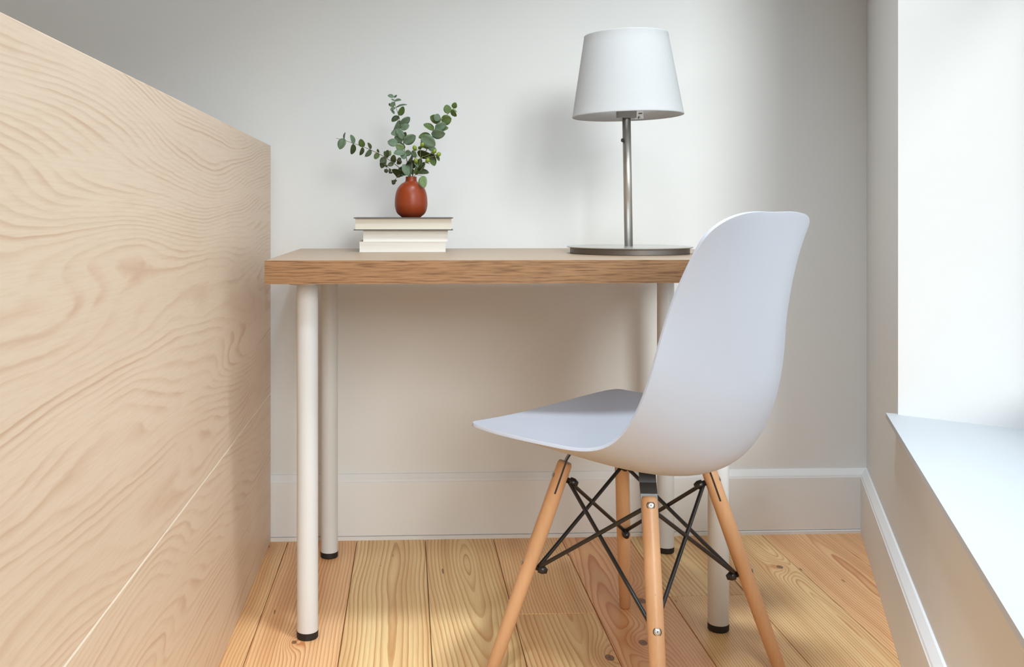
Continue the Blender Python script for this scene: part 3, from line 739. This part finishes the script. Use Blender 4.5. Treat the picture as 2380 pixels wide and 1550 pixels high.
# dried bud sprig, lower left
Bd = sprig('dried_bud_sprig', 'thin dark sprig with dried buds hanging left of the vase neck', 'plant', [(1160, 1365, -.004), (1085, 1335, -.010), (1020, 1345, -.012), (970, 1400, -.013), (945, 1440, -.013)], 0.0006, 0.0004, 'stemdark')
tube('twig', 'stemdark', Bd, crom([loc(1085, 1335, -.010), loc(960, 1290, -.012), loc(880, 1250, -.013), loc(800, 1190, -.013)], 5), 0.0005, 6)
for bx, by, rr in ((938, 1455, 5.2), (965, 1430, 3.2), (925, 1435, 2.6), (1012, 1362, 3.4), (998, 1372, 2.4), (885, 1300, 3.6), (882, 1268, 3.0), (905, 1310, 2.6), (828, 1282, 4.8), (810, 1200, 3.0), (832, 1212, 3.0), (1010, 1130, 3.8), (1035, 1148, 3.4)):
    bm = bmesh.new(); R_ = rr * 0.001
    add_lathe(bm, [(0, -R_), (R_ * .8, -R_ * .6), (R_, 0), (R_ * .75, R_ * .6), (R_ * .95, R_ * .9), (R_ * .3, R_ * .7), (0, R_ * .75)], 10)
    for v in bm.verts: v.co += Vector((rl.uniform(-.15, .15), rl.uniform(-.15, .15), rl.uniform(-.15, .15))) * R_
    bmesh.ops.transform(bm, matrix=Matrix.Translation(loc(bx, by, -.013)) @ Matrix.Rotation(rl.uniform(-1, 1), 4, 'Y'), verts=bm.verts)
    from_bm('bud', bm, 'bud', Bd, True)

# ------------------------------------------------------------------ chair
SP = np.array([0.2636, 0.4341, 0.1442, 0.421, -0.0155, 0.3961, -0.1337, 0.3961, -0.1918, 0.4535, -0.2198, 0.594, -0.2465, 0.8246, 0.2312, 0.4607, 0.1454, 0.4549, 0.0105, 0.4536, -0.0959, 0.4745, -0.1517, 0.559, -0.1763, 0.6829, -0.252, 0.8557, 0.2178, 0.2321, 0.2362, 0.2363, 0.2297, 0.1995, 0.1649])
CHX, CHY, CHB = 0.4103, 1.681, 0.8004
KT = np.array([0, .2, .4, .55, .68, .82, 1.])
def spline_weights(T, t):
    n = len(T); h = np.diff(T); A = np.zeros((n, n)); Bm = np.zeros((n, n)); A[0, 0] = A[-1, -1] = 1
    for i in range(1, n - 1):
        A[i, i - 1] = h[i - 1]; A[i, i] = 2 * (h[i - 1] + h[i]); A[i, i + 1] = h[i]
        Bm[i, i - 1] = 6 / h[i - 1]; Bm[i, i] = -6 / h[i - 1] - 6 / h[i]; Bm[i, i + 1] = 6 / h[i]
    Mm = np.linalg.solve(A, Bm); out = np.zeros((len(t), n)); e = np.eye(n)
    for k, x in enumerate(t):
        i = min(max(int(np.searchsorted(T, x)) - 1, 0), n - 2)
        a = (T[i + 1] - x) / h[i]; b = (x - T[i]) / h[i]
        out[k] = a * e[i] + b * e[i + 1] + ((a ** 3 - a) * Mm[i] + (b ** 3 - b) * Mm[i + 1]) * h[i] ** 2 / 6
    return out
chair = empty('shell_chair', (CHX, CHY, 0), 'white moulded plastic shell chair on splayed wooden legs with black wire bracing', 'chair')
nt, nv = 72, 40
v = -np.cos(np.linspace(0, np.pi, nv + 1))
lim = lambda a, n: a * (1 - (1 - np.minimum(np.abs(v), 1) ** n) ** (1 / n))
fa, fb = lim(0.1183, 2.4), 1 - lim(0.0924, 2.6)
sg = np.linspace(0, 1, nt + 1); sg = 0.5 * sg + 0.5 * (1 - np.cos(np.pi * sg)) / 2
tt = (fa[None, :] + sg[:, None] * (fb - fa)[None, :]).ravel(); vv = np.broadcast_to(v, (nt + 1, nv + 1)).ravel()
Wt = spline_weights(KT, tt)
c_ = Wt @ SP[0:14].reshape(7, 2); e_ = Wt @ SP[14:28].reshape(7, 2); w_ = Wt @ SP[28:35]
q_ = c_ + (e_ - c_) * (np.abs(vv) ** 2.0415)[:, None]
Fd = Vector((-math.cos(CHB), math.sin(CHB), 0)); Ld = Vector((-math.sin(CHB), -math.cos(CHB), 0))
verts = [Fd * float(a) + Ld * float(b) + Vector((0, 0, float(c))) for a, b, c in zip(q_[:, 0], w_ * vv, q_[:, 1])]
faces = [(i * (nv + 1) + j, i * (nv + 1) + j + 1, (i + 1) * (nv + 1) + j + 1, (i + 1) * (nv + 1) + j) for i in range(nt) for j in range(nv)]
me = bpy.data.meshes.new('seat_shell'); me.from_pydata([tuple(p) for p in verts], [], faces); me.update()
bm = bmesh.new(); bm.from_mesh(me); bmesh.ops.recalc_face_normals(bm, faces=bm.faces)
if sum(f.normal.z for f in bm.faces) < 0: bmesh.ops.reverse_faces(bm, faces=bm.faces)
for f in bm.faces: f.smooth = True
bm.to_mesh(me); bm.free()
shell = new_obj('seat_shell', me, 'plastic', chair)
md = shell.modifiers.new('thickness', 'SOLIDIFY'); md.thickness = 0.0058; md.offset = 0.0; md.use_even_offset = True
mb = shell.modifiers.new('round_rim', 'BEVEL'); mb.width = 0.0022; mb.segments = 3; mb.limit_method = 'ANGLE'; mb.angle_limit = math.radians(50)

O = Vector((CHX, CHY, 0))
LEGS = {   # foot on the floor, point of the leg axis at z .363, wood starts at, upper and lower bolt heights
    'FL': (Vector((0.150, 1.722, 0)), Vector((0.284, 1.740, 0.363)), 0.372, 0.344, 0.190),
    'FR': (Vector((0.455, 1.998, 0)), Vector((0.416, 1.855, 0.363)), 0.366, 0.344, 0.195),
    'BL': (Vector((0.390, 1.462, 0)), Vector((0.402, 1.592, 0.363)), 0.352, 0.338, 0.158),
    'BR': (Vector((0.667, 1.694, 0)), Vector((0.540, 1.708, 0.363)), 0.366, 0.344, 0.182),
}
hub = sum((l[1] for l in LEGS.values()), Vector()) / 4
node = {}
for k, (ft, tp, ztop, hu, hl) in LEGS.items():
    ax = (tp - ft).normalized()
    at = lambda z: ft + ax * (z / ax.z)
    out_ = Vector((tp.x - hub.x, tp.y - hub.y, 0)).normalized()
    outp = (out_ - ax * out_.dot(ax)).normalized(); tan = ax.cross(outp)
    e = at(ztop)
    Ps = [at(0.0035), at(0.006), at(0.10), at(0.22), at(ztop - 0.02), at(ztop - 0.004), e]
    Rs = [0.0108, 0.0115, 0.0128, 0.0140, 0.0136, 0.0133, 0.0112]
    bm = bmesh.new(); add_tube(bm, [p - ft for p in Ps], Rs, 24)
    bmesh.ops.recalc_face_normals(bm, faces=bm.faces)
    me = bpy.data.meshes.new('leg'); bm.to_mesh(me); bm.free()
    lo = new_obj('leg', me, 'beech', chair); lo.location = ft - O
    tube('glide', 'sticker', lo, [Vector((0, 0, 0.0)), ax * 0.0040], [0.0085, 0.0095], 16)
    # flat steel bracket let into the leg and bent in under the seat
    zc = 0.400
    s0 = at(ztop - 0.055); s1 = at(ztop + 0.004); s2 = at(ztop + 0.020) - out_ * 0.004; s3 = Vector((s2.x, s2.y, 0)) - out_ * 0.012 + Vector((0, 0, zc)); s4 = s3 - out_ * 0.05
    s3.z = max(s3.z, s2.z + 0.008); s4.z = s3.z + 0.0
    hw, th = 0.0140, 0.0015
    bm = bmesh.new(); rows = []
    path = [s0, s1, s2, s3]
    for i, p in enumerate(path):
        d = (path[min(i + 1, len(path) - 1)] - path[max(i - 1, 0)]).normalized(); nn = d.cross(tan).normalized()
        rows.append([bm.verts.new(p - O + tan * (sx * hw) + nn * (sy * th)) for sx, sy in ((-1, -1), (1, -1), (1, 1), (-1, 1))])
    for r0, r1 in zip(rows[:-1], rows[1:]):
        for j in range(4): bm.faces.new((r0[j], r0[(j + 1) % 4], r1[(j + 1) % 4], r1[j]))
    bm.faces.new(rows[0][::-1]); bm.faces.new(rows[-1])
    from_bm('seat_bracket', bm, 'blacksteel', chair)
    for hh in (hu, hl):
        p = at(hh)
        # zinc bolt head in a dark recess on the outside
        bm = bmesh.new(); a = p + outp * 0.0106 - ft; add_tube(bm, [a, a + outp * 0.0022], 0.0068, 20); from_bm('bolt_recess', bm, 'gapdark', lo)
        bm = bmesh.new(); add_tube(bm, [a, a + outp * 0.0024, a + outp * 0.0034, a + outp * 0.0037], [0.0060, 0.0060, 0.0048, 0.0024], 20); bo = from_bm('bolt', bm, 'zinc', lo, True)
        bm = bmesh.new(); add_tube(bm, [a + outp * 0.0030, a + outp * 0.0040], 0.0022, 6); from_bm('bolt_socket', bm, 'darksteel', lo)
        # black nut on the inside that clamps the wires
        i0 = p - outp * 0.0120; i1 = p - outp * 0.034
        bm = bmesh.new(); add_tube(bm, [i0 - O, i0 - outp * 0.006 - O, i0 - outp * 0.007 - O, i0 - outp * 0.015 - O, i1 + outp * .004 - O, i1 - O], [0.0052, 0.0052, 0.0080, 0.0080, 0.0062, 0.0042], 10)
        from_bm('clamp_nut', bm, 'blacksteel', chair)
        node[(k, hh == hu)] = i0 - outp * 0.004
for a, b in (('FL', 'FR'), ('FL', 'BL'), ('FR', 'BR'), ('BL', 'BR')):
    for x, y in ((a, b), (b, a)):
        P0, P1 = node[(x, True)] - O, node[(y, False)] - O
        d = (P1 - P0).normalized()
        tube('brace_wire', 'blacksteel', chair, [P0, P0 + d * 0.012, P1 - d * 0.012, P1], 0.0036, 12)
